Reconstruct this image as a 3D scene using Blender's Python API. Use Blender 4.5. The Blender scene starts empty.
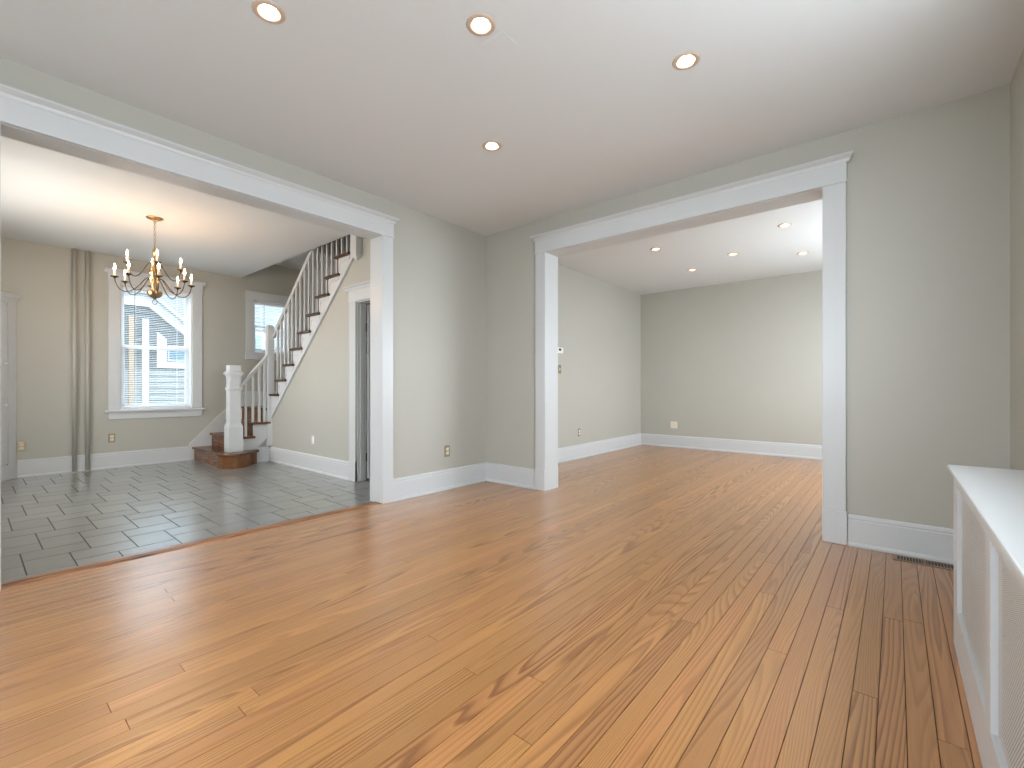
import bpy, bmesh, math, random
from mathutils import Vector, Matrix
random.seed(7)
S = bpy.context.scene
COL = S.collection
R = math.radians
H = 2.636

# ---------------------------------------------------------------- camera
cd = bpy.data.cameras.new('camera'); cam = bpy.data.objects.new('camera', cd); COL.objects.link(cam)
cam.location = (3.3955, -3.6126, 1.0)
cam.rotation_euler = (R(90), 0, R(39.922))
cd.sensor_fit = 'HORIZONTAL'; cd.sensor_width = 36.0
cd.lens = 457.94 / 1024 * 36.0
cd.shift_y = (387.6 - 384) / 1024.0
cd.clip_start = 0.02; cd.clip_end = 200
S.camera = cam
S.view_settings.view_transform = 'Standard'
S.view_settings.look = 'None'
S.view_settings.use_curve_mapping = False
S.view_settings.gamma = 1.0
S.view_settings.exposure = 0.28

# ---------------------------------------------------------------- world
W = bpy.data.worlds.new('sky'); S.world = W; W.use_nodes = True
bg = W.node_tree.nodes['Background']
bg.inputs[0].default_value = (0.80, 0.90, 1.0, 1); bg.inputs[1].default_value = 8.5

# ---------------------------------------------------------------- daylight through the windows out of view, plus rear fill
def area(name, loc, rot, sx, sy, power, color):
    l = bpy.data.lights.new(name, 'AREA'); l.shape = 'RECTANGLE'; l.size = sx; l.size_y = sy
    l.energy = power; l.color = color
    o = bpy.data.objects.new(name, l); COL.objects.link(o); o.location = loc; o.rotation_euler = rot
    return o
DAY = (0.86, 0.94, 1.0)
area('daylight_side_window', (4.0, -2.3, 1.70), (0, R(112), 0), 1.15, 1.9, 17, DAY)
area('daylight_far_room_window', (4.05, 2.2, 1.45), (0, R(88), 0), 1.2, 1.8, 50, DAY)
area('added_rear_fill', (2.0, -5.1, 1.5), (R(90), 0, 0), 1.9, 1.4, 6, DAY)  # fill light from an added window behind the camera
area('daylight_dining_side_window', (-2.0, -3.93, 1.55), (R(90), 0, 0), 1.4, 1.3, 22, (1.0, 0.92, 0.82))

# ---------------------------------------------------------------- materials
def mat(name):
    m = bpy.data.materials.new(name); m.use_nodes = True
    nt = m.node_tree; p = nt.nodes['Principled BSDF']
    return m, nt, p
def N(nt, t, **k):
    n = nt.nodes.new(t)
    for a, b in k.items():
        if a.startswith('i_'):
            key = a[2:]; key = int(key) if key.isdigit() else key
            n.inputs[key].default_value = b
        else: setattr(n, a, b)
    return n
def L(nt, a, b): nt.links.new(a, b)
def simple(name, col, rough=0.5, metal=0.0, spec=0.5, bump=0.0, bscale=200, var=0.0):
    m, nt, p = mat(name)
    p.inputs['Roughness'].default_value = rough; p.inputs['Metallic'].default_value = metal
    p.inputs['Specular IOR Level'].default_value = spec
    tc = N(nt, 'ShaderNodeTexCoord')
    nz = N(nt, 'ShaderNodeTexNoise', i_Scale=2.3, i_Detail=3.0); L(nt, tc.outputs['Object'], nz.inputs['Vector'])
    rp = N(nt, 'ShaderNodeMapRange'); rp.inputs[3].default_value = 1 - var; rp.inputs[4].default_value = 1 + var
    L(nt, nz.outputs[0], rp.inputs[0])
    mx = N(nt, 'ShaderNodeVectorMath', operation='SCALE'); mx.inputs[0].default_value = col[:3]
    L(nt, rp.outputs[0], mx.inputs[3]); L(nt, mx.outputs[0], p.inputs['Base Color'])
    if bump:
        n2 = N(nt, 'ShaderNodeTexNoise', i_Scale=bscale, i_Detail=2.0); L(nt, tc.outputs['Object'], n2.inputs['Vector'])
        b = N(nt, 'ShaderNodeBump', i_Strength=bump, i_Distance=0.002); L(nt, n2.outputs[0], b.inputs['Height'])
        L(nt, b.outputs[0], p.inputs['Normal'])
    return m
M = {}
M['wall'] = simple('greige_wall_paint', (0.475, 0.46, 0.40), 0.5, bump=0.2, bscale=180, var=0.02)
M['ceil'] = simple('ceiling_paint', (0.73, 0.745, 0.74), 0.8, spec=0.2, bump=0.15, bscale=60, var=0.01)
M['trim'] = simple('white_trim_paint', (0.61, 0.62, 0.615), 0.32, bump=0.08, bscale=80, var=0.015)
M['cover'] = simple('white_enamel', (0.70, 0.71, 0.71), 0.35, bump=0.05, bscale=60, var=0.015)
M['brass'] = simple('aged_brass', (0.42, 0.30, 0.17), 0.28, metal=1.0, var=0.1)
M['dark_brass'] = simple('dark_bronze', (0.10, 0.07, 0.045), 0.35, metal=1.0, var=0.15)
M['pipe'] = simple('painted_pipe', (0.475, 0.46, 0.40), 0.4)
M['sleeve'] = simple('candle_sleeve', (0.85, 0.78, 0.62), 0.5)
M['ivory'] = simple('ivory_plastic', (0.78, 0.72, 0.58), 0.4)
M['whiteplastic'] = simple('white_plastic', (0.82, 0.82, 0.80), 0.35)
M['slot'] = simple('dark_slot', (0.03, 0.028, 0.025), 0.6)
M['plate'] = simple('brushed_brass_plate', (0.36, 0.28, 0.18), 0.35, metal=0.8)
M['grout'] = simple('dark_grout', (0.05, 0.047, 0.042), 0.7, var=0.2)
M['gap'] = simple('dark_gap', (0.035, 0.018, 0.008), 0.8)
M['vinyl'] = simple('window_vinyl', (0.80, 0.82, 0.84), 0.4)
M['slat'] = simple('blind_slat', (0.86, 0.87, 0.87), 0.45)
M['wand'] = simple('clear_wand', (0.16, 0.17, 0.18), 0.3)
M['siding'] = simple('grey_clapboard', (0.07, 0.082, 0.086), 0.7, var=0.05)
M['sidingpale'] = simple('pale_clapboard', (0.16, 0.172, 0.172), 0.7, var=0.05)
M['exttrim'] = simple('exterior_white', (0.36, 0.375, 0.38), 0.6)
M['shingle'] = simple('roof_shingle', (0.24, 0.24, 0.24), 0.9, var=0.2, bump=0.6, bscale=30)
M['extglass'] = simple('dark_window_glass', (0.10, 0.16, 0.2), 0.1)
M['bounce'] = simple('bright_bounce_ground', (0.42, 0.43, 0.43), 0.9, var=0.1)  # unseen ground made pale to bounce daylight up onto the ceilings
M['bronze'] = simple('register_bronze', (0.30, 0.22, 0.15), 0.4, metal=0.6)
M['baffle'] = simple('can_baffle', (0.10, 0.065, 0.04), 0.4)
M['canring'] = simple('can_ring', (0.60, 0.46, 0.35), 0.4)

def emis(name, col, s):
    m, nt, p = mat(name)
    nt.nodes.remove(p); e = N(nt, 'ShaderNodeEmission'); e.inputs[0].default_value = (*col, 1); e.inputs[1].default_value = s
    L(nt, e.outputs[0], nt.nodes['Material Output'].inputs[0]); return m
M['bulb'] = emis('candle_bulb_glow', (1.0, 0.60, 0.32), 200)
M['canlamp'] = emis('can_lamp_glow', (1.0, 0.80, 0.62), 75)

# glass pane: thin transparent sheet with a faint reflection
m, nt, p = mat('window_glass')
nt.nodes.remove(p)
t = N(nt, 'ShaderNodeBsdfTransparent'); t.inputs[0].default_value = (0.93, 0.96, 0.97, 1)
g = N(nt, 'ShaderNodeBsdfGlossy', i_Roughness=0.02); mx = N(nt, 'ShaderNodeMixShader', i_0=0.07)
L(nt, t.outputs[0], mx.inputs[1]); L(nt, g.outputs[0], mx.inputs[2]); L(nt, mx.outputs[0], nt.nodes['Material Output'].inputs[0])
M['glass'] = m

# heart pine boards: every board is an island with its own tone and grain
def wood(name, light, dark, axis_y=True, ring=9.0, rough=0.27, contrast=1.0, tonevar=0.25, coat=0.2):
    m, nt, p = mat(name)
    tc = N(nt, 'ShaderNodeTexCoord'); ge = N(nt, 'ShaderNodeNewGeometry')
    rnd = ge.outputs['Random Per Island']
    def wn(seed):
        a = N(nt, 'ShaderNodeMath', operation='MULTIPLY_ADD'); a.inputs[1].default_value = 91.7; a.inputs[2].default_value = seed
        L(nt, rnd, a.inputs[0]); w = N(nt, 'ShaderNodeTexWhiteNoise', noise_dimensions='1D'); L(nt, a.outputs[0], w.inputs['W']); return w
    off = wn(3.1)
    sc = N(nt, 'ShaderNodeVectorMath', operation='SCALE'); sc.inputs[3].default_value = 37.0; L(nt, off.outputs['Color'], sc.inputs[0])
    ad = N(nt, 'ShaderNodeVectorMath', operation='ADD'); L(nt, tc.outputs['Object'], ad.inputs[0]); L(nt, sc.outputs[0], ad.inputs[1])
    def stretched(a, b):
        mp = N(nt, 'ShaderNodeMapping'); mp.inputs['Scale'].default_value = (a, b, a) if axis_y else (b, a, a)
        L(nt, ad.outputs[0], mp.inputs[0]); return mp
    big = N(nt, 'ShaderNodeTexNoise', i_Scale=1.0, i_Detail=1.2, i_Roughness=0.45, i_Distortion=0.25)
    L(nt, stretched(6.5, 0.42).outputs[0], big.inputs['Vector'])
    # number of rings differs from board to board
    rv = wn(11.0); rr = N(nt, 'ShaderNodeMapRange'); rr.inputs[3].default_value = ring * 0.9; rr.inputs[4].default_value = ring * 2.6
    L(nt, rv.outputs['Value'], rr.inputs[0])
    mu = N(nt, 'ShaderNodeMath', operation='MULTIPLY'); L(nt, big.outputs[0], mu.inputs[0]); L(nt, rr.outputs[0], mu.inputs[1])
    sxx = N(nt, 'ShaderNodeSeparateXYZ'); L(nt, tc.outputs['Object'], sxx.inputs[0])
    st_ = wn(73.0); sp = N(nt, 'ShaderNodeMath', operation='POWER'); sp.inputs[1].default_value = 1.6; L(nt, st_.outputs['Value'], sp.inputs[0])
    sm_ = N(nt, 'ShaderNodeMath', operation='MULTIPLY'); sm_.inputs[1].default_value = 95.0; L(nt, sp.outputs[0], sm_.inputs[0])
    lin = N(nt, 'ShaderNodeMath', operation='MULTIPLY_ADD'); L(nt, sxx.outputs['X' if axis_y else 'Y'], lin.inputs[0]); L(nt, sm_.outputs[0], lin.inputs[1]); L(nt, mu.outputs[0], lin.inputs[2])
    mu = lin
    wob = N(nt, 'ShaderNodeTexNoise', i_Scale=1.0, i_Detail=3.0); L(nt, stretched(60, 3.0).outputs[0], wob.inputs['Vector'])
    ma = N(nt, 'ShaderNodeMath', operation='MULTIPLY_ADD'); ma.inputs[1].default_value = 0.35
    L(nt, wob.outputs[0], ma.inputs[0]); L(nt, mu.outputs[0], ma.inputs[2])
    fr = N(nt, 'ShaderNodeMath', operation='FRACT'); L(nt, ma.outputs[0], fr.inputs[0])
    cr = N(nt, 'ShaderNodeValToRGB'); e = cr.color_ramp.elements
    e[0].position = 0.0; e[0].color = (0, 0, 0, 1); e[1].position = 1.0; e[1].color = (0.15, 0.15, 0.15, 1)
    k = e.new(0.45); k.color = (0.25, 0.25, 0.25, 1); k = e.new(0.78); k.color = (1, 1, 1, 1); k = e.new(0.9); k.color = (0.85, 0.85, 0.85, 1)
    L(nt, fr.outputs[0], cr.inputs[0])
    fine = N(nt, 'ShaderNodeTexNoise', i_Scale=1.0, i_Detail=4.0, i_Roughness=0.65); L(nt, stretched(260, 6.0).outputs[0], fine.inputs['Vector'])
    # grain strength per board
    gs = wn(23.0); gr = N(nt, 'ShaderNodeMapRange'); gr.inputs[3].default_value = 0.34 * contrast; gr.inputs[4].default_value = 0.95 * contrast
    gp = N(nt, 'ShaderNodeMath', operation='POWER'); gp.inputs[1].default_value = 1.7; L(nt, gs.outputs['Value'], gp.inputs[0]); L(nt, gp.outputs[0], gr.inputs[0])
    g1 = N(nt, 'ShaderNodeMath', operation='MULTIPLY'); L(nt, cr.outputs[0], g1.inputs[0]); L(nt, gr.outputs[0], g1.inputs[1])
    f1 = N(nt, 'ShaderNodeMath', operation='MULTIPLY_ADD'); f1.inputs[1].default_value = 0.6 * contrast; L(nt, fine.outputs[0], f1.inputs[0]); L(nt, g1.outputs[0], f1.inputs[2])
    f2 = N(nt, 'ShaderNodeMath', operation='SUBTRACT', use_clamp=True); f2.inputs[1].default_value = 0.2 * contrast; L(nt, f1.outputs[0], f2.inputs[0])
    mix = N(nt, 'ShaderNodeMix', data_type='RGBA'); mix.inputs['A'].default_value = (*light, 1); mix.inputs['B'].default_value = (*dark, 1)
    L(nt, f2.outputs[0], mix.inputs['Factor'])
    tv = wn(41.0); tr = N(nt, 'ShaderNodeMapRange'); tr.inputs[3].default_value = 1 - tonevar; tr.inputs[4].default_value = 1 + tonevar * 0.6
    L(nt, tv.outputs['Value'], tr.inputs[0])
    hs = N(nt, 'ShaderNodeHueSaturation'); L(nt, mix.outputs['Result'], hs.inputs['Color']); L(nt, tr.outputs[0], hs.inputs['Value'])
    hv = wn(57.0); hr = N(nt, 'ShaderNodeMapRange'); hr.inputs[3].default_value = 0.496; hr.inputs[4].default_value = 0.503
    L(nt, hv.outputs['Value'], hr.inputs[0]); L(nt, hr.outputs[0], hs.inputs['Hue'])
    L(nt, hs.outputs[0], p.inputs['Base Color'])
    rn = N(nt, 'ShaderNodeMapRange'); rn.inputs[3].default_value = rough - 0.04; rn.inputs[4].default_value = rough + 0.08
    L(nt, fine.outputs[0], rn.inputs[0]); L(nt, rn.outputs[0], p.inputs['Roughness'])
    b = N(nt, 'ShaderNodeBump', i_Strength=0.12, i_Distance=0.001); L(nt, f2.outputs[0], b.inputs['Height']); L(nt, b.outputs[0], p.inputs['Normal'])
    p.inputs['Specular IOR Level'].default_value = 0.2
    p.inputs['Coat Weight'].default_value = coat; p.inputs['Coat Roughness'].default_value = 0.27; p.inputs['Coat IOR'].default_value = 1.8
    return m
M['floor'] = wood('heart_pine_boards', (0.53, 0.238, 0.068), (0.18, 0.058, 0.010), rough=0.4, ring=13, contrast=0.8, tonevar=0.12, coat=1.0)
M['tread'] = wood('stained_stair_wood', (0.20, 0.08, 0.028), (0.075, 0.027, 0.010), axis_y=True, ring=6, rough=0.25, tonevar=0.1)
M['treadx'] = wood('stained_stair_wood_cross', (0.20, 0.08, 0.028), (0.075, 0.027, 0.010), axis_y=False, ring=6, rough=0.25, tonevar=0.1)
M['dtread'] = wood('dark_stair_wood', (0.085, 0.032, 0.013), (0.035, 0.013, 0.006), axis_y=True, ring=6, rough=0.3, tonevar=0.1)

# threshold: reddish strip with dark knots
m, nt, p = mat('threshold_wood')
tc = N(nt, 'ShaderNodeTexCoord'); mp = N(nt, 'ShaderNodeMapping'); mp.inputs['Scale'].default_value = (30, 1.6, 30); L(nt, tc.outputs['Object'], mp.inputs[0])
nz = N(nt, 'ShaderNodeTexNoise', i_Scale=1.6, i_Detail=4.0, i_Distortion=0.6); L(nt, mp.outputs[0], nz.inputs['Vector'])
cr = N(nt, 'ShaderNodeValToRGB'); e = cr.color_ramp.elements; e[0].position = 0.34; e[0].color = (0.05, 0.018, 0.008, 1); e[1].position = 0.62; e[1].color = (0.47, 0.22, 0.095, 1)
k = e.new(0.44); k.color = (0.25, 0.085, 0.03, 1)
L(nt, nz.outputs[0], cr.inputs[0]); L(nt, cr.outputs[0], p.inputs['Base Color']); p.inputs['Roughness'].default_value = 0.35
M['threshold'] = m

# slate tile: every tile an island
m, nt, p = mat('grey_floor_tile')
tc = N(nt, 'ShaderNodeTexCoord'); ge = N(nt, 'ShaderNodeNewGeometry')
nz = N(nt, 'ShaderNodeTexNoise', i_Scale=9.0, i_Detail=5.0); L(nt, tc.outputs['Object'], nz.inputs['Vector'])
ad = N(nt, 'ShaderNodeMath', operation='MULTIPLY_ADD'); ad.inputs[1].default_value = 0.45; L(nt, nz.outputs[0], ad.inputs[0]); 
sm = N(nt, 'ShaderNodeMath', operation='MULTIPLY'); sm.inputs[1].default_value = 0.35; L(nt, ge.outputs['Random Per Island'], sm.inputs[0]); L(nt, sm.outputs[0], ad.inputs[2])
cr = N(nt, 'ShaderNodeValToRGB'); e = cr.color_ramp.elements; e[0].position = 0.1; e[0].color = (0.19, 0.19, 0.178, 1); e[1].position = 0.7; e[1].color = (0.30, 0.30, 0.285, 1)
L(nt, ad.outputs[0], cr.inputs[0]); L(nt, cr.outputs[0], p.inputs['Base Color']); p.inputs['Roughness'].default_value = 0.3
p.inputs['Coat Weight'].default_value = 0.8; p.inputs['Coat Roughness'].default_value = 0.15; p.inputs['Coat IOR'].default_value = 2.1
b = N(nt, 'ShaderNodeBump', i_Strength=0.15, i_Distance=0.002); L(nt, nz.outputs[0], b.inputs['Height']); L(nt, b.outputs[0], p.inputs['Normal'])
M['tile'] = m

# perforated radiator sheet: white metal with rows of punched holes
m, nt, p = mat('perforated_white_metal')
p.inputs['Base Color'].default_value = (0.80, 0.79, 0.76, 1); p.inputs['Roughness'].default_value = 0.4
tc = N(nt, 'ShaderNodeTexCoord'); sx = N(nt, 'ShaderNodeSeparateXYZ'); L(nt, tc.outputs['Object'], sx.inputs[0])
def dots(pitch, rad, oy, oz):
    def cell(src, off):
        a = N(nt, 'ShaderNodeMath', operation='MULTIPLY_ADD'); a.inputs[1].default_value = 1 / pitch; a.inputs[2].default_value = off; L(nt, src, a.inputs[0])
        f = N(nt, 'ShaderNodeMath', operation='FRACT'); L(nt, a.outputs[0], f.inputs[0])
        s = N(nt, 'ShaderNodeMath', operation='SUBTRACT'); s.inputs[1].default_value = 0.5; L(nt, f.outputs[0], s.inputs[0])
        q = N(nt, 'ShaderNodeMath', operation='POWER'); q.inputs[1].default_value = 2; ab = N(nt, 'ShaderNodeMath', operation='ABSOLUTE'); L(nt, s.outputs[0], ab.inputs[0]); L(nt, ab.outputs[0], q.inputs[0]); return q
    a = cell(sx.outputs['Y'], oy + 500); c = cell(sx.outputs['Z'], oz + 500)
    s = N(nt, 'ShaderNodeMath', operation='ADD'); L(nt, a.outputs[0], s.inputs[0]); L(nt, c.outputs[0], s.inputs[1])
    l = N(nt, 'ShaderNodeMath', operation='LESS_THAN'); l.inputs[1].default_value = (rad / pitch) ** 2; L(nt, s.outputs[0], l.inputs[0]); return l
d1 = dots(0.0125, 0.0030, 0.0, 0.0); d2 = dots(0.0125, 0.0030, 0.5, 0.5)
o1 = N(nt, 'ShaderNodeMath', operation='MAXIMUM'); L(nt, d1.outputs[0], o1.inputs[0]); L(nt, d2.outputs[0], o1.inputs[1])
o2 = o1
inv = N(nt, 'ShaderNodeMath', operation='SUBTRACT'); inv.inputs[0].default_value = 1.0; L(nt, o2.outputs[0], inv.inputs[1]); L(nt, inv.outputs[0], p.inputs['Alpha'])
M['perf'] = m

# ---------------------------------------------------------------- mesh helpers
def B(): return bmesh.new()
def box(bm, x0, x1, y0, y1, z0, z1, bev=0.0):
    x0, x1 = min(x0, x1), max(x0, x1); y0, y1 = min(y0, y1), max(y0, y1); z0, z1 = min(z0, z1), max(z0, z1)
    v = [bm.verts.new((x, y, z)) for x in (x0, x1) for y in (y0, y1) for z in (z0, z1)]
    fs = [bm.faces.new([v[i] for i in q]) for q in ((0, 1, 3, 2), (4, 6, 7, 5), (0, 4, 5, 1), (2, 3, 7, 6), (0, 2, 6, 4), (1, 5, 7, 3))]
    if bev:
        es = list({e for f in fs for e in f.edges})
        bmesh.ops.bevel(bm, geom=es, offset=bev, segments=2, profile=0.5, affect='EDGES')
    return bm
def prism(bm, pts, axis, a, b, bev=0.0):
    """extrude a 2-D outline; axis 'x': pts (y,z); 'y': pts (x,z); 'z': pts (x,y)"""
    f = {'x': lambda p, t: (t, p[0], p[1]), 'y': lambda p, t: (p[0], t, p[1]), 'z': lambda p, t: (p[0], p[1], t)}[axis]
    va = [bm.verts.new(f(p, a)) for p in pts]; vb = [bm.verts.new(f(p, b)) for p in pts]
    n = len(pts); fs = [bm.faces.new(va), bm.faces.new(vb[::-1])]
    for i in range(n): fs.append(bm.faces.new((va[i], vb[i], vb[(i + 1) % n], va[(i + 1) % n])))
    bmesh.ops.recalc_face_normals(bm, faces=fs)
    if bev:
        es = list({e for f in fs[:2] for e in f.edges}); bmesh.ops.bevel(bm, geom=es, offset=bev, segments=2, profile=0.5, affect='EDGES')
    return bm
def lathe(bm, prof, c, n=24):
    """profile of (r, z) turned about the vertical through c"""
    rings = []
    for r, z in prof:
        if r < 1e-5: rings.append([bm.verts.new((c[0], c[1], c[2] + z))])
        else: rings.append([bm.verts.new((c[0] + r * math.cos(2 * math.pi * k / n), c[1] + r * math.sin(2 * math.pi * k / n), c[2] + z)) for k in range(n)])
    for a, b in zip(rings, rings[1:]):
        for k in range(n):
            k2 = (k + 1) % n
            if len(a) == 1 and len(b) == 1: continue
            if len(a) == 1: bm.faces.new((a[0], b[k], b[k2]))
            elif len(b) == 1: bm.faces.new((a[k], a[k2], b[0]))
            else: bm.faces.new((a[k], a[k2], b[k2], b[k]))
    bmesh.ops.recalc_face_normals(bm, faces=bm.faces[:])
    return bm
def tube(bm, pts, r, n=8, closed=False):
    pts = [Vector(p) for p in pts]; m = len(pts); rings = []
    up = Vector((0, 0, 1)); prev = None
    for i, p in enumerate(pts):
        a = pts[(i - 1) % m] if (closed or i > 0) else p; b = pts[(i + 1) % m] if (closed or i < m - 1) else p
        t = (b - a).normalized()
        if prev is None:
            q = up if abs(t.dot(up)) < 0.9 else Vector((1, 0, 0)); s = t.cross(q).normalized()
        else: s = (prev - t * prev.dot(t)).normalized()
        prev = s; u = s.cross(t)
        rr = r[i] if isinstance(r, (list, tuple)) else r
        rings.append([bm.verts.new(p + (s * math.cos(2 * math.pi * k / n) + u * math.sin(2 * math.pi * k / n)) * rr) for k in range(n)])
    for i in range(m if closed else m - 1):
        a, b = rings[i], rings[(i + 1) % m]
        for k in range(n): bm.faces.new((a[k], a[(k + 1) % n], b[(k + 1) % n], b[k]))
    if not closed:
        bm.faces.new(rings[0][::-1]); bm.faces.new(rings[-1])
    bmesh.ops.recalc_face_normals(bm, faces=bm.faces[:])
    return bm
def wpos(o):
    v = Vector((0, 0, 0))
    while o is not None: v += o.location; o = o.parent
    return v
def obj(name, bm, m, parent=None, smooth=False, origin=None):
    if origin is None: origin = wpos(parent) if parent else Vector((0, 0, 0))
    else: origin = Vector(origin)
    bmesh.ops.translate(bm, verts=bm.verts, vec=-origin)
    me = bpy.data.meshes.new(name); bm.to_mesh(me); bm.free()
    if smooth:
        for p in me.polygons: p.use_smooth = len(p.vertices) <= 4
    me.materials.append(M[m] if isinstance(m, str) else m)
    o = bpy.data.objects.new(name, me); COL.objects.link(o)
    if parent: o.parent = parent; o.location = origin - wpos(parent)
    else: o.location = origin
    return o
def struct(name, bm, m, parent=None, **k):
    o = obj(name, bm, m, parent, **k)
    if parent is None: o['kind'] = 'structure'
    return o
def empty(name, loc):
    o = bpy.data.objects.new(name, None); COL.objects.link(o); o.location = loc; o.empty_display_size = 0.1; return o
def tag(o, label, cat, group=None):
    o['label'] = label; o['category'] = cat
    if group: o['group'] = group
    return o
def thing(name, label, cat, loc, group=None): return tag(empty(name, loc), label, cat, group)
def copy_tree(o, parent=None):
    c = o.copy(); COL.objects.link(c)
    if parent: c.parent = parent
    for ch in list(o.children): copy_tree(ch, c)
    return c

# ---------------------------------------------------------------- room shell
XR, YB, YD = 3.87, -5.2, 4.05          # right wall, rear wall, far room wall
def wall_x(bm, x0, x1, y0, y1, z1, holes):      # slab normal to x with rectangular holes (ya, yb, za, zb)
    holes = sorted(holes); c = y0
    for (a, b, za, zb) in holes:
        box(bm, x0, x1, c, a, 0, z1)
        if za > 0: box(bm, x0, x1, a, b, 0, za)
        box(bm, x0, x1, a, b, zb, z1); c = b
    box(bm, x0, x1, c, y1, 0, z1); return bm
def wall_y(bm, y0, y1, x0, x1, z1, holes):
    holes = sorted(holes); c = x0
    for (a, b, za, zb) in holes:
        box(bm, c, a, y0, y1, 0, z1)
        if za > 0: box(bm, a, b, y0, y1, 0, za)
        box(bm, a, b, y0, y1, zb, z1); c = b
    box(bm, c, x1, y0, y1, 0, z1); return bm
TOP = H + 0.16
AO = (-3.503, -1.310, 0, 2.31)          # wide opening to the dining room
BO = (0.80, 3.035, 0, 2.31)             # wide opening to the far room
bm = B(); wall_x(bm, -0.14, 0.0, YB - 0.2, 0.18, TOP, [AO]); box(bm, -0.2, -0.05, 0.18, YD + 0.2, 0, TOP)
struct('wall_left', bm, 'wall')
struct('wall_front', wall_y(B(), 0.0, 0.18, 0.0, XR, TOP, [BO]), 'wall')
struct('wall_far', wall_y(B(), YD, YD + 0.2, -0.05, XR, TOP, []), 'wall')
struct('wall_right', wall_x(B(), XR, XR + 0.2, YB - 0.2, YD + 0.2, TOP, [(-3.3, -1.3, 1.10, 2.36), (1.25, 3.15, 0.8, 2.2)]), 'wall')
struct('wall_rear', wall_y(B(), YB - 0.2, YB, 0.0, XR, TOP, [(1.0, 3.0, 0.75, 2.25)]), 'wall')
GX = -4.07
bm = B(); wall_x(bm, GX - 0.2, GX, -4.05, 0.15, 5.0, [(-2.36, -1.592, 0.72, 2.305), (-0.80, -0.24, 1.53, 2.33)])
struct('wall_dining_back', bm, 'wall')
struct('wall_dining_side', wall_y(B(), -4.05, -3.85, GX, -0.14, TOP, [(-2.7, -1.3, 0.9, 2.2)]), 'wall')
struct('wall_stairwell', box(B(), GX, -0.14, 0.0, 0.15, 0, 5.0), 'wall')

# stair wall under the upper flight: follows the slope of the stringer, with a doorway
SL = lambda x: 0.606 + 0.8826 * (x + 3.097)
bm = B()
DX0, DX1, DZ = -1.0, -0.30, 1.916
prism(bm, [(-3.15, 0), (DX0, 0), (DX0, min(H, SL(DX0))), (-3.15, SL(-3.15))], 'y', -0.93, -0.83)
xe = -3.097 + (H - 0.606) / 0.8826
prism(bm, [(DX0, DZ), (-0.14, DZ), (-0.14, TOP), (xe + 0.05, TOP), (xe - 0.05, H - 0.045), (DX0, SL(DX0))], 'y', -0.93, -0.83)
box(bm, DX1, -0.14, -0.93, -0.83, 0, DZ)
struct('wall_stair', bm, 'wall')
# small wall under the lower flight
bm = B(); prism(bm, [(-1.13, 0), (-0.93, 0), (-0.93, 0.40), (-1.13, 0.21)], 'x', -3.25, -3.17)
struct('wall_under_steps', bm, 'wall')

# floors
def board_floor():
    bm = B(); w = 0.067; x = -0.063; rng = random.Random(3)
    gap = 0.0009
    while x < XR - 0.001:
        x1 = min(x + w, XR)
        y = YB - rng.random() * 2
        while y < YD:
            ln = rng.choice((2.4, 3.2, 4.2, 5.2)) * rng.uniform(0.85, 1.15)
            a, b = max(y, YB), min(y + ln, YD)
            if b - a > 0.02:
                X0, X1, Y0, Y1 = x + gap, x1 - gap, a + gap, b - gap; c = 0.0004
                top = [bm.verts.new(p) for p in ((X0 + c, Y0 + c, 0), (X1 - c, Y0 + c, 0), (X1 - c, Y1 - c, 0), (X0 + c, Y1 - c, 0))]
                low = [bm.verts.new(p) for p in ((X0, Y0, -0.0012), (X1, Y0, -0.0012), (X1, Y1, -0.0012), (X0, Y1, -0.0012))]
                bot = [bm.verts.new(p) for p in ((X0, Y0, -0.008), (X1, Y0, -0.008), (X1, Y1, -0.008), (X0, Y1, -0.008))]
                bm.faces.new(top)
                for i in range(4):
                    j = (i + 1) % 4
                    bm.faces.new((low[i], low[j], top[j], top[i])); bm.faces.new((bot[i], bot[j], low[j], low[i]))
            y += ln
        x = x1
    return bm
struct('floor', board_floor(), 'floor')
struct('floor_underlay', box(B(), -0.2, XR, YB, YD, -0.1, -0.006), 'gap')

def tile_floor():
    bm = B(); Lg, Wd = 0.2925, 0.195; gp = 0.0034
    x0, y0 = -0.64, -3.40
    RX0, RX1, RY0, RY1 = GX, -0.092, -3.85, 0.0
    def tile(ax, ay, bx, by):
        ax, bx = max(ax, RX0), min(bx, RX1); ay, by = max(ay, RY0), min(by, RY1)
        if bx - ax < 0.01 or by - ay < 0.01: return
        X0, X1, Y0, Y1 = ax + gp, bx - gp, ay + gp, by - gp; c = 0.0002
        top = [bm.verts.new(p) for p in ((X0 + c, Y0 + c, 0), (X1 - c, Y0 + c, 0), (X1 - c, Y1 - c, 0), (X0 + c, Y1 - c, 0))]
        low = [bm.verts.new(p) for p in ((X0, Y0, -0.004), (X1, Y0, -0.004), (X1, Y1, -0.004), (X0, Y1, -0.004))]
        bm.faces.new(top)
        for i in range(4):
            j = (i + 1) % 4; bm.faces.new((low[i], low[j], top[j], top[i]))
    for i in range(-40, 41):
        for j in range(-20, 21):
            X = x0 + i * Wd - j * (Lg + Wd); Y = y0 + i * Wd + j * (Lg - Wd)
            if X < RX0 - 1 or X > 1 or Y < RY0 - 1 or Y > 1: continue
            tile(X, Y, X + Wd, Y + Lg); tile(X + Wd, Y, X + Wd + Lg, Y + Wd)
    return bm
struct('floor_tiles', tile_floor(), 'tile')
struct('floor_grout', box(B(), GX, -0.088, -3.85, 0.0, -0.1, -0.0036), 'grout')
bm = B(); prism(bm, [(-0.092, -0.03), (-0.092, 0.002), (-0.086, 0.007), (-0.012, 0.007), (-0.002, 0.002), (0.002, -0.005)], 'y', AO[0], AO[1])
struct('threshold', bm, 'threshold')

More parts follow.
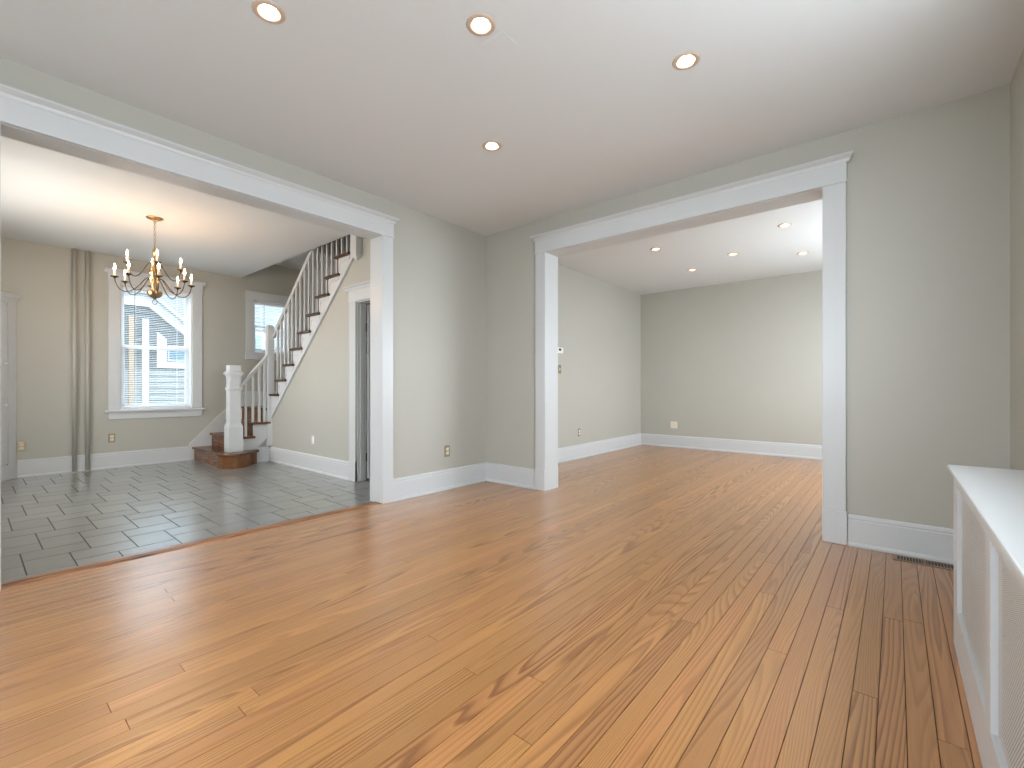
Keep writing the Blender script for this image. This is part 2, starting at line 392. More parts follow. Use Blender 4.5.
# ceilings with round holes where the cans sit
CANS_MAIN = [(1.304, -2.762), (1.962, -2.118), (2.592, -1.294), (1.302, -1.322)]
CANS_FAR = [(1.230, 1.623), (1.228, 2.880), (1.872, 2.424), (2.545, 1.683), (2.536, 2.925)]
def ceiling_sheet(x0, x1, y0, y1, holes, r=0.044):
    bm = B(); es = []
    def loop(pts):
        vs = [bm.verts.new(p) for p in pts]
        for i in range(len(vs)): es.append(bm.edges.new((vs[i], vs[(i + 1) % len(vs)])))
    loop([(x0, y0, H), (x1, y0, H), (x1, y1, H), (x0, y1, H)])
    for (cx, cy) in holes: loop([(cx + r * math.cos(k * math.pi / 14), cy + r * math.sin(k * math.pi / 14), H) for k in range(28)])
    bmesh.ops.triangle_fill(bm, edges=es, use_beauty=True, normal=(0, 0, -1))
    for f in bm.faces:
        if f.normal.z > 0: f.normal_flip()
    box(bm, x0, x1, y0, y1, H + 0.13, H + 0.16)
    return bm
struct('ceiling', ceiling_sheet(0, XR, YB, 0, CANS_MAIN), 'ceil')
struct('ceiling.001', ceiling_sheet(-0.05, XR, 0.18, YD, CANS_FAR), 'ceil')
bm = B(); WY = -0.975; WX = -0.96
box(bm, GX, -0.14, -3.85, WY, H, H + 0.25); box(bm, WX, -0.14, WY, 0.0, H, H + 0.25)
struct('ceiling.002', bm, 'ceil')
# upper hall round the stairwell
bm = B(); box(bm, GX, WX + 0.3, WY - 0.12, WY - 0.02, H + 0.25, 5.0); box(bm, WX + 0.2, WX + 0.3, WY - 0.02, 0.0, H + 0.25, 5.0); box(bm, -3.0, -2.9, WY - 0.02, 0.0, 2.93, 5.0)
struct('wall_upper_hall', bm, 'wall')
bm = B(); box(bm, GX, -3.0, WY - 0.0, 0.0, 2.93, 3.0); box(bm, GX - 0.2, WX + 0.3, WY - 0.12, 0.15, 5.0, 5.1)
struct('ceiling.003', bm, 'ceil')
# faint square patch in the main ceiling
bm = B(); box(bm, 1.895, 2.015, -2.03, -1.925, H - 0.002, H + 0.002, 0.0008)
struct('ceiling_patch', bm, 'ceil')

# ---------------------------------------------------------------- trim round the two wide openings
def crown_pts(d):       # profile (out, z) of the cap on a head casing, d = projection
    return [(0, 0), (0.028, 0), (0.032, 0.008), (d * 0.55, 0.018), (d, 0.034), (d, 0.045), (0, 0.045)]
def casing_set(name, axis, face, sgn, a, b, top, wa=0.115, wb=0.125, plinth_b=True, plinth_a=True, jamb_to=None, left_leg=True):
    """legs, head board, cap and jamb lining of an opening a..b; axis 'x' = wall normal along x"""
    root = empty(name, (0, 0, 0)); root['kind'] = 'structure'
    def bx(bm, u0, u1, d0, d1, z0, z1, bev=0.0):
        lo, hi = sorted((face + sgn * d0, face + sgn * d1))
        if axis == 'x': box(bm, lo, hi, u0, u1, z0, z1, bev)
        else: box(bm, u0, u1, lo, hi, z0, z1, bev)
        return bm
    obj('side_casing', bx(B(), a - wa, a + 0.004, 0, 0.022, 0, top, 0.002), 'trim', root)
    obj('side_casing', bx(B(), b - 0.004, b + wb, 0, 0.022, 0, top, 0.002), 'trim', root)
    obj('plinth_block', bx(B(), a - wa - 0.006, a + 0.0045, 0, 0.028, 0, 0.21, 0.003), 'trim', root)
    obj('plinth_block', bx(B(), b - 0.0045, b + wb + 0.008, 0, 0.028, 0, 0.21, 0.003), 'trim', root)
    bm = B(); bx(bm, a - wa - 0.004, b + wb + 0.004, 0, 0.025, top, top + 0.125, 0.002); bx(bm, a - wa - 0.008, b + wb + 0.008, 0, 0.031, top - 0.002, top + 0.012, 0.003)
    obj('head_casing', bm, 'trim', root)
    bm = B(); P0 = crown_pts(0.062); ex = 0.035
    def cp(u, d, z):
        return bm.verts.new((face + sgn * d, u, z) if axis == 'x' else (u, face + sgn * d, z))
    A = [cp(a - wa - ex * (d / 0.062) - 0.004, d, top + 0.123 + z) for d, z in P0]; Bv = [cp(b + wb + ex * (d / 0.062) + 0.004, d, top + 0.123 + z) for d, z in P0]
    n = len(P0); bm.faces.new(A); bm.faces.new(Bv[::-1])
    for i in range(n): bm.faces.new((A[i], Bv[i], Bv[(i + 1) % n], A[(i + 1) % n]))
    bmesh.ops.recalc_face_normals(bm, faces=bm.faces[:])
    obj('cap_moulding', bm, 'trim', root)
    if jamb_to is not None:
        bm = B(); t = 0.004
        bx(bm, a, a + t, 0.0, -jamb_to, 0, top, 0.0); bx(bm, b - t, b, 0.0, -jamb_to, 0, top); bx(bm, a + t, b - t, 0.0, -jamb_to, top - t, top)
        obj('jamb_lining', bm, 'trim', root)
    return root
casing_set('trim_1', 'x', 0.0, 1, AO[0], AO[1], AO[3], 0.115, 0.108, jamb_to=0.14)
casing_set('trim_2', 'y', 0.0, -1, BO[0], BO[1], BO[3], 0.11, 0.12, jamb_to=0.18)
casing_set('trim_3', 'x', -0.14, -1, AO[0], AO[1], AO[3], 0.115, 0.105)
casing_set('trim_4', 'y', 0.18, 1, BO[0], BO[1], BO[3], 0.11, 0.12)

# ---------------------------------------------------------------- baseboards
def baseboard(name, axis, face, sgn, a, b, h=0.195, parent=None):
    prof = [(0, 0), (0.030, 0), (0.030, 0.012), (0.024, 0.022), (0.018, 0.026), (0.018, h - 0.035), (0.014, h - 0.028), (0.016, h - 0.018), (0.010, h - 0.006), (0.004, h), (0, h)]
    pts = [(face + sgn * d, z) for d, z in prof]
    bm = B(); prism(bm, pts, 'y' if axis == 'x' else 'x', a, b)
    return struct(name, bm, 'trim', parent)
baseboard('baseboard_left', 'x', 0, 1, AO[1] + 0.11, -0.0)
baseboard('baseboard_left.001', 'x', -0.05, 1, 0.18, YD)
baseboard('baseboard_left.002', 'x', 0, 1, YB, AO[0] - 0.12)
baseboard('baseboard_front', 'y', 0, -1, 0.0, BO[0] - 0.115)
baseboard('baseboard_front.001', 'y', 0, -1, BO[1] + 0.13, XR)
baseboard('baseboard_far', 'y', YD, -1, -0.05, XR)
baseboard('baseboard_right', 'x', XR, -1, -1.05, 0.0)
baseboard('baseboard_right.001', 'x', XR, -1, 0.18, YD)
baseboard('baseboard_rear', 'y', YB, 1, 0.0, XR)
baseboard('baseboard_dining', 'x', GX, 1, -3.24, -1.60)
baseboard('baseboard_stair', 'y', -0.93, -1, -3.14, DX0 - 0.128)
baseboard('baseboard_steps', 'x', -3.17, 1, -1.13, -0.93)

# ---------------------------------------------------------------- door under the stairs
d = empty('door_1', (DX0, -0.93, 0)); d['kind'] = 'structure'
bm = B(); box(bm, DX0 - 0.125, DX0, -0.952, -0.93, 0, DZ, 0.002); box(bm, DX1, -0.2, -0.952, -0.93, 0, DZ, 0.002); obj('side_casing', bm, 'trim', d)
obj('plinth_block', box(B(), DX0 - 0.13, DX0, -0.958, -0.93, 0, 0.21, 0.003), 'trim', d)
obj('head_casing', box(B(), DX0 - 0.13, -0.2, -0.955, -0.93, DZ, DZ + 0.125, 0.002), 'trim', d)
bm = B(); prism(bm, [(-0.93, DZ + 0.12), (-0.962, DZ + 0.12), (-0.975, DZ + 0.145), (-0.99, DZ + 0.155), (-0.99, DZ + 0.165), (-0.93, DZ + 0.165)], 'x', DX0 - 0.19, -0.2)
obj('cap_moulding', bm, 'trim', d)
bm = B(); box(bm, DX0, DX0 + 0.012, -0.93, -0.83, 0, DZ); box(bm, DX1 - 0.012, DX1, -0.93, -0.83, 0, DZ); box(bm, DX0 + 0.012, DX1 - 0.012, -0.93, -0.83, DZ - 0.012, DZ)
box(bm, DX0 + 0.012, DX0 + 0.024, -0.905, -0.865, 0, DZ - 0.012)
obj('jamb_lining', bm, 'trim', d)
bm = B(); box(bm, DX0 + 0.014, DX0 + 0.049, -0.825, -0.13, 0.022, DZ - 0.02, 0.002)
for (za, zb) in ((0.15, 0.85), (1.0, 1.75)): box(bm, DX0 + 0.049, DX0 + 0.053, -0.73, -0.23, za, zb, 0.0015)
s = obj('door_slab', bm, 'trim', d)
bm = B()
for z in (0.25, 1.65): tube(bm, [(DX0 + 0.02, -0.832, z - 0.045), (DX0 + 0.02, -0.832, z + 0.045)], 0.006)
obj('hinge', bm, 'dark_brass', s)

# ---------------------------------------------------------------- windows
def window(name, x, y0, y1, z0, z1, apron=True, cw=0.115):
    """double-hung window in the wall whose room face is x (room on +x side)"""
    w = empty(name, (x, (y0 + y1) / 2, z0)); w['kind'] = 'structure'
    obj('side_casing', box(B(), x, x + 0.022, y0 - cw, y0, z0, z1, 0.002), 'trim', w)
    obj('side_casing', box(B(), x, x + 0.022, y1, y1 + cw, z0, z1, 0.002), 'trim', w)
    obj('head_casing', box(B(), x, x + 0.026, y0 - cw - 0.006, y1 + cw + 0.006, z1, z1 + 0.125, 0.002), 'trim', w)
    if apron:
        bm = B(); prism(bm, [(x, z1 + 0.12), (x + 0.03, z1 + 0.12), (x + 0.045, z1 + 0.145), (x + 0.06, z1 + 0.155), (x + 0.06, z1 + 0.168), (x, z1 + 0.168)], 'y', y0 - cw - 0.04, y1 + cw + 0.04)
        obj('cap_moulding', bm, 'trim', w)
        obj('window_sill', box(B(), x - 0.16, x + 0.05, y0 - cw - 0.035, y1 + cw + 0.035, z0 - 0.028, z0, 0.006), 'trim', w)
        obj('apron', box(B(), x, x + 0.02, y0 - cw, y1 + cw, z0 - 0.115, z0 - 0.028, 0.002), 'trim', w)
    else:
        obj('bottom_casing', box(B(), x, x + 0.026, y0 - cw - 0.006, y1 + cw + 0.006, z0 - 0.105, z0, 0.002), 'trim', w)
    bm = B(); xb = x - 0.19; t = 0.014
    box(bm, xb, x, y0, y0 + t, z0, z1); box(bm, xb, x, y1 - t, y1, z0, z1); box(bm, xb, x, y0 + t, y1 - t, z1 - t, z1); box(bm, xb, x, y0 + t, y1 - t, z0, z0 + t)
    obj('window_frame', bm, 'vinyl', w)
    zm = (z0 + z1) / 2 + 0.01; a, b = y0 + t, y1 - t
    for k, (za, zb, xs) in enumerate(((zm - 0.02, z1 - t, x - 0.135), (z0 + t, zm + 0.02, x - 0.105))):
        bm = B(); r = 0.045
        box(bm, xs, xs + 0.028, a, a + r, za, zb, 0.002); box(bm, xs, xs + 0.028, b - r, b, za, zb, 0.002)
        box(bm, xs, xs + 0.028, a + r, b - r, zb - 0.04, zb, 0.002); box(bm, xs, xs + 0.028, a + r, b - r, za, za + 0.045, 0.002)
        s = obj('sash', bm, 'vinyl', w)
        obj('glass_pane', box(B(), xs + 0.012, xs + 0.015, a + r, b - r, za + 0.045, zb - 0.04), 'glass', s)
    return w
window('window_1', GX, -2.36, -1.592, 0.72, 2.305)
window('window_2', GX, -0.80, -0.24, 1.53, 2.33, apron=False)

def blind(label, y0, y1, z0, z1, wy, wz0, grp):
    x = GX - 0.045
    t = thing('window_blind', label, 'blind', (x, (y0 + y1) / 2, z1), grp)
    obj('headrail', box(B(), x - 0.018, x + 0.018, y0, y1, z1 - 0.035, z1, 0.003), 'slat', t)
    bm = B(); z = z1 - 0.06
    while z > z0 + 0.03:
        prism(bm, [(x - 0.012, z - 0.0012), (x, z + 0.0006), (x + 0.012, z - 0.0030), (x + 0.012, z - 0.0022), (x, z + 0.0014), (x - 0.012, z - 0.0004)], 'y', y0 + 0.004, y1 - 0.004)
        z -= 0.0235
    o = obj('slats', bm, 'slat', t)
    obj('bottom_rail', box(B(), x - 0.013, x + 0.013, y0 + 0.002, y1 - 0.002, z0, z0 + 0.016, 0.003), 'slat', t)
    for f in (0.2, 0.8):
        y = y0 + (y1 - y0) * f; bm = B(); tube(bm, [(x + 0.013, y, z0 + 0.01), (x + 0.013, y, z1 - 0.03)], 0.0009, 5); tube(bm, [(x - 0.013, y, z0 + 0.01), (x - 0.013, y, z1 - 0.03)], 0.0009, 5)
        obj('ladder_cord', bm, 'slat', t)
    obj('tilt_wand', tube(B(), [(x + 0.024, wy, wz0), (x + 0.024, wy, z1 - 0.03)], 0.004, 6), 'wand', t)
blind('white slat blind hanging in the tall window behind the chandelier', -2.343, -1.609, 0.745, 2.288, -2.21, 1.63, 'window blinds in the dining room and stairwell')
blind('short white slat blind hanging in the small window above the stair landing', -0.783, -0.257, 1.575, 2.312, -0.64, 1.55, 'window blinds in the dining room and stairwell')

# plain windows out of view that let the daylight in
def far_window(name, axis, face, sgn, a, b, z0, z1):
    w = empty(name, (0, 0, 0)); w['kind'] = 'structure'
    def bx(bm, u0, u1, d0, d1, za, zb):
        lo, hi = sorted((face + sgn * d0, face + sgn * d1))
        box(bm, lo, hi, u0, u1, za, zb) if axis == 'x' else box(bm, u0, u1, lo, hi, za, zb)
    bm = B(); bx(bm, a - 0.115, a, 0, 0.022, z0, z1); bx(bm, b, b + 0.115, 0, 0.022, z0, z1); bx(bm, a - 0.12, b + 0.12, 0, 0.026, z1, z1 + 0.125); bx(bm, a - 0.15, b + 0.15, 0, 0.05, z0 - 0.028, z0)
    obj('window_casing', bm, 'trim', w)
    bm = B(); m_ = (a + b) / 2
    for (u0, u1, za, zb) in ((a, a + 0.03, z0, z1), (b - 0.03, b, z0, z1), (a, b, z1 - 0.03, z1), (a, b, z0, z0 + 0.03), (m_ - 0.02, m_ + 0.02, z0, z1), (a, b, (z0 + z1) / 2 - 0.02, (z0 + z1) / 2 + 0.02)):
        bx(bm, u0, u1, -0.06, -0.02, za, zb)
    obj('sash', bm, 'vinyl', w)
far_window('window_3', 'x', XR, -1, -3.3, -1.3, 1.10, 2.36)
far_window('window_4', 'x', XR, -1, 1.25, 3.15, 0.8, 2.2)
far_window('added_window_5', 'y', YB, 1, 1.0, 3.0, 0.75, 2.25)  # made-up rear window, added with its lamp for fill
far_window('window_6', 'y', -3.85, 1, -2.7, -1.3, 0.9, 2.2)

# ---------------------------------------------------------------- staircase
st = thing('staircase', 'white staircase with wooden treads turning at a landing and climbing to the right', 'staircase', (-3.6, -1.6, 0))
ZL = [0.18, 0.36, 0.54, 0.722]                       # lower steps and landing
YN = [-1.60, -1.39, -1.19, -0.995]                   # their nosings
XS = -3.13                                           # open side of the lower flight
XG = GX + 0.02
TH = 0.03
# bullnose starting step
def bull(off):
    pts = [(XG, -1.60 + off), (-3.20, -1.60 + off)]
    ctl = [(-3.20, -1.60), (-3.05, -1.615), (-2.93, -1.60), (-2.85, -1.54), (-2.82, -1.45), (-2.85, -1.34), (-2.93, -1.24), (-3.02, -1.165), (-3.05, -1.10)]
    q0 = Vector((-3.12, -1.33))
    n_ = len(ctl) - 1
    for i in range(n_):
        p0, p1, p2, p3 = [Vector(ctl[max(0, min(n_, i + d_))]) for d_ in (-1, 0, 1, 2)]
        for u in (0.0, 0.33, 0.67):
            v = 0.5 * ((2 * p1) + (p2 - p0) * u + (2 * p0 - 5 * p1 + 4 * p2 - p3) * u * u + (3 * p1 - 3 * p2 + p3 - p0) * u ** 3)
            if i + u > 0: v = v + (q0 - v).normalized() * off; pts.append((v.x, v.y))
    pts += [(XS - 0.03, -1.10), (XG, -1.10)]
    return pts
obj('riser', prism(B(), bull(0.028), 'z', 0.0, ZL[0] - TH), 'treadx', st)
obj('tread', prism(B(), bull(0.0), 'z', ZL[0] - TH, ZL[0], 0.008), 'treadx', st)
for k in (1, 2):
    obj('riser', box(B(), XG, XS - 0.01, YN[k] + 0.028, YN[k] + 0.05, ZL[k - 1], ZL[k] - TH), 'treadx', st)
    obj('tread', box(B(), XG, XS + 0.035, YN[k], YN[k + 1] + 0.05, ZL[k] - TH, ZL[k], 0.008), 'treadx', st)
obj('riser', box(B(), XG, XS - 0.01, YN[3] + 0.028, YN[3] + 0.05, ZL[2], ZL[3] - TH), 'treadx', st)
obj('landing', box(B(), XG, -3.13, YN[3], -0.002, ZL[3] - TH, ZL[3], 0.008), 'treadx', st)
# side of the lower flight (white) down to a sloping lower edge
bm = B(); xo = XS
pts = [(-1.125, 0.18), (-1.30, 0.18), (-1.30, ZL[1] - TH), (YN[2] + 0.03, ZL[1] - TH), (YN[2] + 0.03, ZL[2] - TH), (YN[3] + 0.03, ZL[2] - TH), (YN[3] + 0.03, ZL[3] - TH), (-0.93, ZL[3] - TH), (-0.93, 0.375)]
prism(bm, pts, 'x', XS - 0.03, XS)
obj('lower_stringer', bm, 'trim', st)
# skirt board on the wall along the lower flight
bm = B(); prism(bm, [(-1.63, 0.0), (-1.63, 0.225), (-1.19, 0.68), (-0.93, 0.945), (-0.002, 0.945), (-0.002, 0.0)], 'x', GX, XG)
obj('wall_skirt', bm, 'trim', st)
# upper flight
NK = 9; XK = [-2.85 + 0.2185 * k for k in range(NK)]; ZK = [0.916 + 0.1933 * k for k in range(NK)]
YO = -0.945          # outer face of the upper stringer
for k in range(NK):
    xr0 = XK[k] - 0.2185 - 0.055; xr1 = XK[k] - 0.055
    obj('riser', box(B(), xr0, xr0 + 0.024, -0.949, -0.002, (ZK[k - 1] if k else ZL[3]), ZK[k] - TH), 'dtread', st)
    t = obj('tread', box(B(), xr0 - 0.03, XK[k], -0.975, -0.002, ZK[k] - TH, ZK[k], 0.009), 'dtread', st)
    bm = B(); xa = xr1 + 0.004
    prism(bm, [(xr0 + 0.03, ZK[k] - TH - 0.012), (xa + 0.03, ZK[k] - TH - 0.012), (xa + 0.03, ZK[k] - TH - 0.045), (xr0 + 0.065, ZK[k] - TH - 0.05), (xr0 + 0.05, ZK[k] - 0.16), (xr0 + 0.03, ZK[k] - 0.17)], 'y', YO - 0.006, YO)
    obj('stair_bracket', bm, 'trim', st)
bm = B(); pts = [(-3.10, SL(-3.10)), (-3.10, ZK[0] - TH)]
for k in range(NK):
    x1 = XK[k] - 0.055
    pts.append((x1, ZK[k] - TH))
    if k < NK - 1: pts.append((x1, ZK[k + 1] - TH))
pts[-1] = (-1.02, ZK[-1] - TH); pts.append((-1.02, SL(-1.02)))
# build the plate as columns so the outline stays clean
for k in range(NK):
    xa = -3.10 if k == 0 else XK[k - 1] - 0.055; xb = XK[k] - 0.055 if k < NK - 1 else -1.02
    prism(bm, [(xa, SL(xa)), (xb, SL(xb)), (xb, ZK[k] - TH), (xa, ZK[k] - TH)], 'y', YO, -0.83)
obj('upper_stringer', bm, 'trim', st)
bm = B(); dz = 0.03
prism(bm, [(-3.09, SL(-3.09) - dz), (-0.99, SL(-0.99) - dz), (-0.99, SL(-0.99)), (-3.09, SL(-3.09))], 'y', -0.957, -0.93, 0.004)
obj('stringer_moulding', bm, 'trim', st)
# landing carriage hidden under the treads
# main newel post on the bullnose step
def sq(bm, c, h, z0, z1, bev=0.003): return box(bm, c[0] - h, c[0] + h, c[1] - h, c[1] + h, z0, z1, bev)
c = (-3.11, -1.40)
bm = B(); sq(bm, c, 0.083, 0.18, 0.50, 0.004)
def frus(bm, c, h0, h1, z0, z1):
    v = [bm.verts.new((c[0] + sx * h, c[1] + sy * h, z)) for h, z in ((h0, z0), (h1, z1)) for sx, sy in ((-1, -1), (1, -1), (1, 1), (-1, 1))]
    bm.faces.new(v[0:4][::-1]); bm.faces.new(v[4:8])
    for i in range(4): bm.faces.new((v[i], v[(i + 1) % 4], v[4 + (i + 1) % 4], v[4 + i]))
frus(bm, c, 0.083, 0.066, 0.50, 0.545)
sq(bm, c, 0.066, 0.545, 1.16)
for z, h, e in ((0.985, 0.084, 0.014), (0.965, 0.074, 0.02), (1.17, 0.092, 0.016), (1.15, 0.078, 0.02)): sq(bm, c, h, z, z + e, 0.003)
frus(bm, c, 0.092, 0.072, 1.186, 1.21); sq(bm, c, 0.066, 1.21, 1.285, 0.004)
for (ax, ay) in ((1, 0), (0, -1)):      # raised panel moulding on the neck
    for u0, u1, z0, z1 in ((-0.045, -0.037, 1.02, 1.13), (0.037, 0.045, 1.02, 1.13), (-0.045, 0.045, 1.02, 1.028), (-0.045, 0.045, 1.122, 1.13)):
        if ax: box(bm, c[0] + 0.066, c[0] + 0.071, c[1] + u0, c[1] + u1, z0, z1)
        else: box(bm, c[0] + u0, c[0] + u1, c[1] - 0.071, c[1] - 0.066, z0, z1)
nw = obj('newel_post', bm, 'trim', st); nw['label'] = 'thick square newel post standing on the bottom step'
c2 = (-3.14, -0.945)
bm = B(); sq(bm, c2, 0.042, 0.215, 1.83); frus(bm, c2, 0.042, 0.02, 1.83, 1.85); frus(bm, c2, 0.012, 0.042, 0.185, 0.215)
obj('newel_post', bm, 'trim', st)
c3 = (-0.965, -0.96)
bm = B(); box(bm, -1.02, -0.905, -1.0, -0.915, 2.385, H - 0.001, 0.002)
v = [bm.verts.new(p) for p in ((-1.02, -1.0, 2.386), (-0.905, -1.0, 2.386), (-0.905, -0.915, 2.386), (-1.02, -0.915, 2.386), (-0.9625, -0.957, 2.34))]
for i in range(4): bm.faces.new((v[(i + 1) % 4], v[i], v[4]))
obj('newel_post', bm, 'trim', st)['label'] = 'hanging newel drop with a pointed lower end at the ceiling'
# handrails
def rail(p0, p1, w=0.052, h=0.062):
    p0, p1 = Vector(p0), Vector(p1); d_ = (p1 - p0); hd = Vector((d_.x, d_.y, 0)).normalized(); s = Vector((-hd.y, hd.x, 0))
    bm = B(); prof = [(-w / 2 * 0.7, 0), (w / 2 * 0.7, 0), (w / 2 * 0.75, h * 0.4), (w / 2, h * 0.5), (w / 2, h * 0.8), (w / 2 * 0.6, h), (-w / 2 * 0.6, h), (-w / 2, h * 0.8), (-w / 2, h * 0.5), (-w / 2 * 0.75, h * 0.4)]
    a = [bm.verts.new(p0 + s * u + Vector((0, 0, v_))) for u, v_ in prof]; b_ = [bm.verts.new(p1 + s * u + Vector((0, 0, v_))) for u, v_ in prof]
    bm.faces.new(a); bm.faces.new(b_[::-1])
    for i in range(len(prof)): bm.faces.new((a[i], b_[i], b_[(i + 1) % len(prof)], a[(i + 1) % len(prof)]))
    bmesh.ops.recalc_face_normals(bm, faces=bm.faces[:]); return bm
RT = lambda x: 1.695 + 0.89 * (x + 3.138)       # top of the upper rail
obj('handrail', rail((-3.085, -0.91, RT(-3.085) - 0.07), (-1.55, -0.91, RT(-1.55) - 0.07)), 'trim', st)
RL = lambda y: 1.085 + 1.215 * (y + 1.294)
obj('handrail', rail((-3.135, -1.335, RL(-1.335) - 0.075), (-3.125, -0.985, RL(-0.985) - 0.075), 0.055, 0.07), 'trim', st)
for k in range(NK):
    for f in (0.045, 0.154):
        x = XK[k] - 0.2185 - 0.055 + f
        if k == 0 and f < 0.1: continue
        top = min(RT(x) - 0.05, 3.15)
        obj('baluster', box(B(), x - 0.012, x + 0.012, -0.922, -0.898, ZK[k], top), 'trim', st)
for y, z in ((-1.252, ZL[1]), (-1.165, ZL[2]), (-1.085, ZL[2]), (-1.020, ZL[2])):
    obj('baluster', box(B(), -3.143, -3.117, y - 0.013, y + 0.013, z, RL(y) - 0.06), 'trim', st)

# ---------------------------------------------------------------- pipes
for y, lab in ((-2.782, 'wall-coloured vertical pipe, farther one from the dining window'), (-2.668, 'wall-coloured vertical pipe, nearer one to the dining window')):
    t = thing('heating_pipe', lab, 'pipe', (GX + 0.045, y, 0), 'painted riser pipes on the dining room wall')
    obj('pipe_shaft', tube(B(), [(GX + 0.045, y, 0.0), (GX + 0.045, y, H)], 0.021, 20), 'pipe', t, smooth=True)
    obj('floor_collar', lathe(B(), [(0.022, 0.012), (0.034, 0.010), (0.036, 0.0), (0.022, 0.0)], (GX + 0.045, y, 0.0)), 'pipe', t)

# ---------------------------------------------------------------- recessed lights
def make_can():
    t = empty('recessed_light', (0, 0, H))
    c_ = (0, 0, H)
    obj('trim_ring', lathe(B(), [(0.043, 0.0), (0.043, -0.003), (0.048, -0.0055), (0.060, -0.005), (0.066, -0.001), (0.066, 0.0)], c_, 32), 'canring', t, smooth=True)
    obj('baffle', lathe(B(), [(0.0435, -0.002), (0.041, 0.03), (0.041, 0.075), (0.0, 0.075)], c_, 32), 'baffle', t, smooth=True)
    obj('lamp', lathe(B(), [(0.0, 0.012), (0.018, 0.013), (0.028, 0.018), (0.031, 0.030), (0.026, 0.06), (0.0, 0.065)], c_, 32), 'canlamp', t, smooth=True)
    return t
can0 = make_can()
LBL = ['recessed ceiling light over the left foreground, cut close to the top edge of the photo',
       'round recessed light beside the faint square patch in the near ceiling',
       'rightmost recessed light in the near ceiling',
       'recessed light in the near ceiling closest to the wall corner']
LBF = ['leftmost small recessed light in the far room ceiling',
       'lowest of the far room recessed lights in the photo, second from the left',
       'middle recessed light in the far room ceiling',
       'topmost far room recessed light, just under the head of the opening',
       'rightmost far room recessed light beside the opening casing']
first = True
for pts, lbs, grp in ((CANS_MAIN, LBL, 'recessed lights in the near ceiling'), (CANS_FAR, LBF, 'recessed lights in the far room ceiling')):
    for (x, y), lb in zip(pts, lbs):
        o = can0 if first else copy_tree(can0); first = False
        o.location = (x, y, H); tag(o, lb, 'ceiling light', grp)

# ---------------------------------------------------------------- chandelier
cx, cy = -2.083, -2.436
ch = thing('chandelier', 'twelve-light brass chandelier with candle bulbs hanging from the dining room ceiling', 'chandelier', (cx, cy, H))
obj('canopy', lathe(B(), [(0.0, 0.0), (0.068, 0.0), (0.066, -0.008), (0.045, -0.018), (0.014, -0.026), (0.010, -0.04), (0.0, -0.04)], (cx, cy, H)), 'brass', ch, smooth=True)
bm = B(); z = H - 0.045; k = 0
while z > 2.35:
    pts = []
    for a in range(12):
        t_ = 2 * math.pi * a / 12; u = 0.0075 * math.cos(t_); v_ = 0.0145 * math.sin(t_)
        pts.append((cx + (u if k % 2 else 0), cy + (0 if k % 2 else u), z + v_))
    tube(bm, pts, 0.0022, 6, closed=True); z -= 0.0225; k += 1
obj('chain', bm, 'brass', ch, smooth=True)
obj('column', lathe(B(), [(0, 2.365), (0.008, 2.36), (0.006, 2.345), (0.018, 2.33), (0.024, 2.31), (0.012, 2.285), (0.010, 2.24), (0.022, 2.225), (0.024, 2.21), (0.013, 2.195), (0.020, 2.165), (0.040, 2.13), (0.044, 2.10), (0.034, 2.07), (0.022, 2.055), (0.030, 2.035), (0.034, 2.0), (0.028, 1.96), (0.030, 1.935), (0.060, 1.93), (0.063, 1.915), (0.056, 1.89), (0.038, 1.87), (0.014, 1.862), (0.008, 1.852), (0, 1.848)], (cx, cy, 0)), 'brass', ch, smooth=True)
obj('ring_pull', tube(B(), [(cx + 0.016 * math.cos(a * math.pi / 10), cy + 0.016 * math.cos(a * math.pi / 10), 1.826 + 0.0225 * math.sin(a * math.pi / 10)) for a in range(20)], 0.003, 6, closed=True), 'dark_brass', ch, smooth=True)
def bez(p, n=18):
    out = []
    for i in range(n + 1):
        t_ = i / n; q = [Vector(a) for a in p]
        while len(q) > 1: q = [q[j].lerp(q[j + 1], t_) for j in range(len(q) - 1)]
        out.append(q[0])
    return out
def arm(n, r, zb, ph, hubz, dip, hubr=0.035):
    for i in range(n):
        a = ph + 2 * math.pi * i / n; ca, sa = math.cos(a), math.sin(a)
        P_ = lambda rr, zz: (cx + rr * ca, cy + rr * sa, zz)
        cup = zb - 0.10
        pts = bez([P_(hubr, hubz), P_(hubr + 0.05, hubz + 0.06), P_(r * 0.42, dip - 0.10), P_(r * 0.95, dip - 0.10), P_(r, cup)])
        m_ = 'dark_brass'
        o = obj('arm', tube(B(), pts, 0.0042, 8), m_, ch, smooth=True)
        c_ = (cx + r * ca, cy + r * sa, cup)
        obj('drip_cup', lathe(B(), [(0, -0.012), (0.008, -0.010), (0.012, -0.002), (0.028, 0.002), (0.031, 0.009), (0.026, 0.006), (0.010, 0.005), (0, 0.005)], c_, 16), m_, o, smooth=True)
        obj('candle_sleeve', lathe(B(), [(0.0, 0.005), (0.0085, 0.005), (0.0085, 0.072), (0.0, 0.072)], c_, 12), 'sleeve', o, smooth=True)
        obj('candle_bulb', lathe(B(), [(0, 0.072), (0.005, 0.073), (0.0085, 0.084), (0.0078, 0.094), (0.004, 0.110), (0.0012, 0.124), (0, 0.126)], c_, 12), 'bulb', o, smooth=True)
arm(8, 0.293, 2.118, 0.671, 2.045, 1.93)
arm(4, 0.204, 2.263, 3.016, 2.19, 2.09, 0.02)

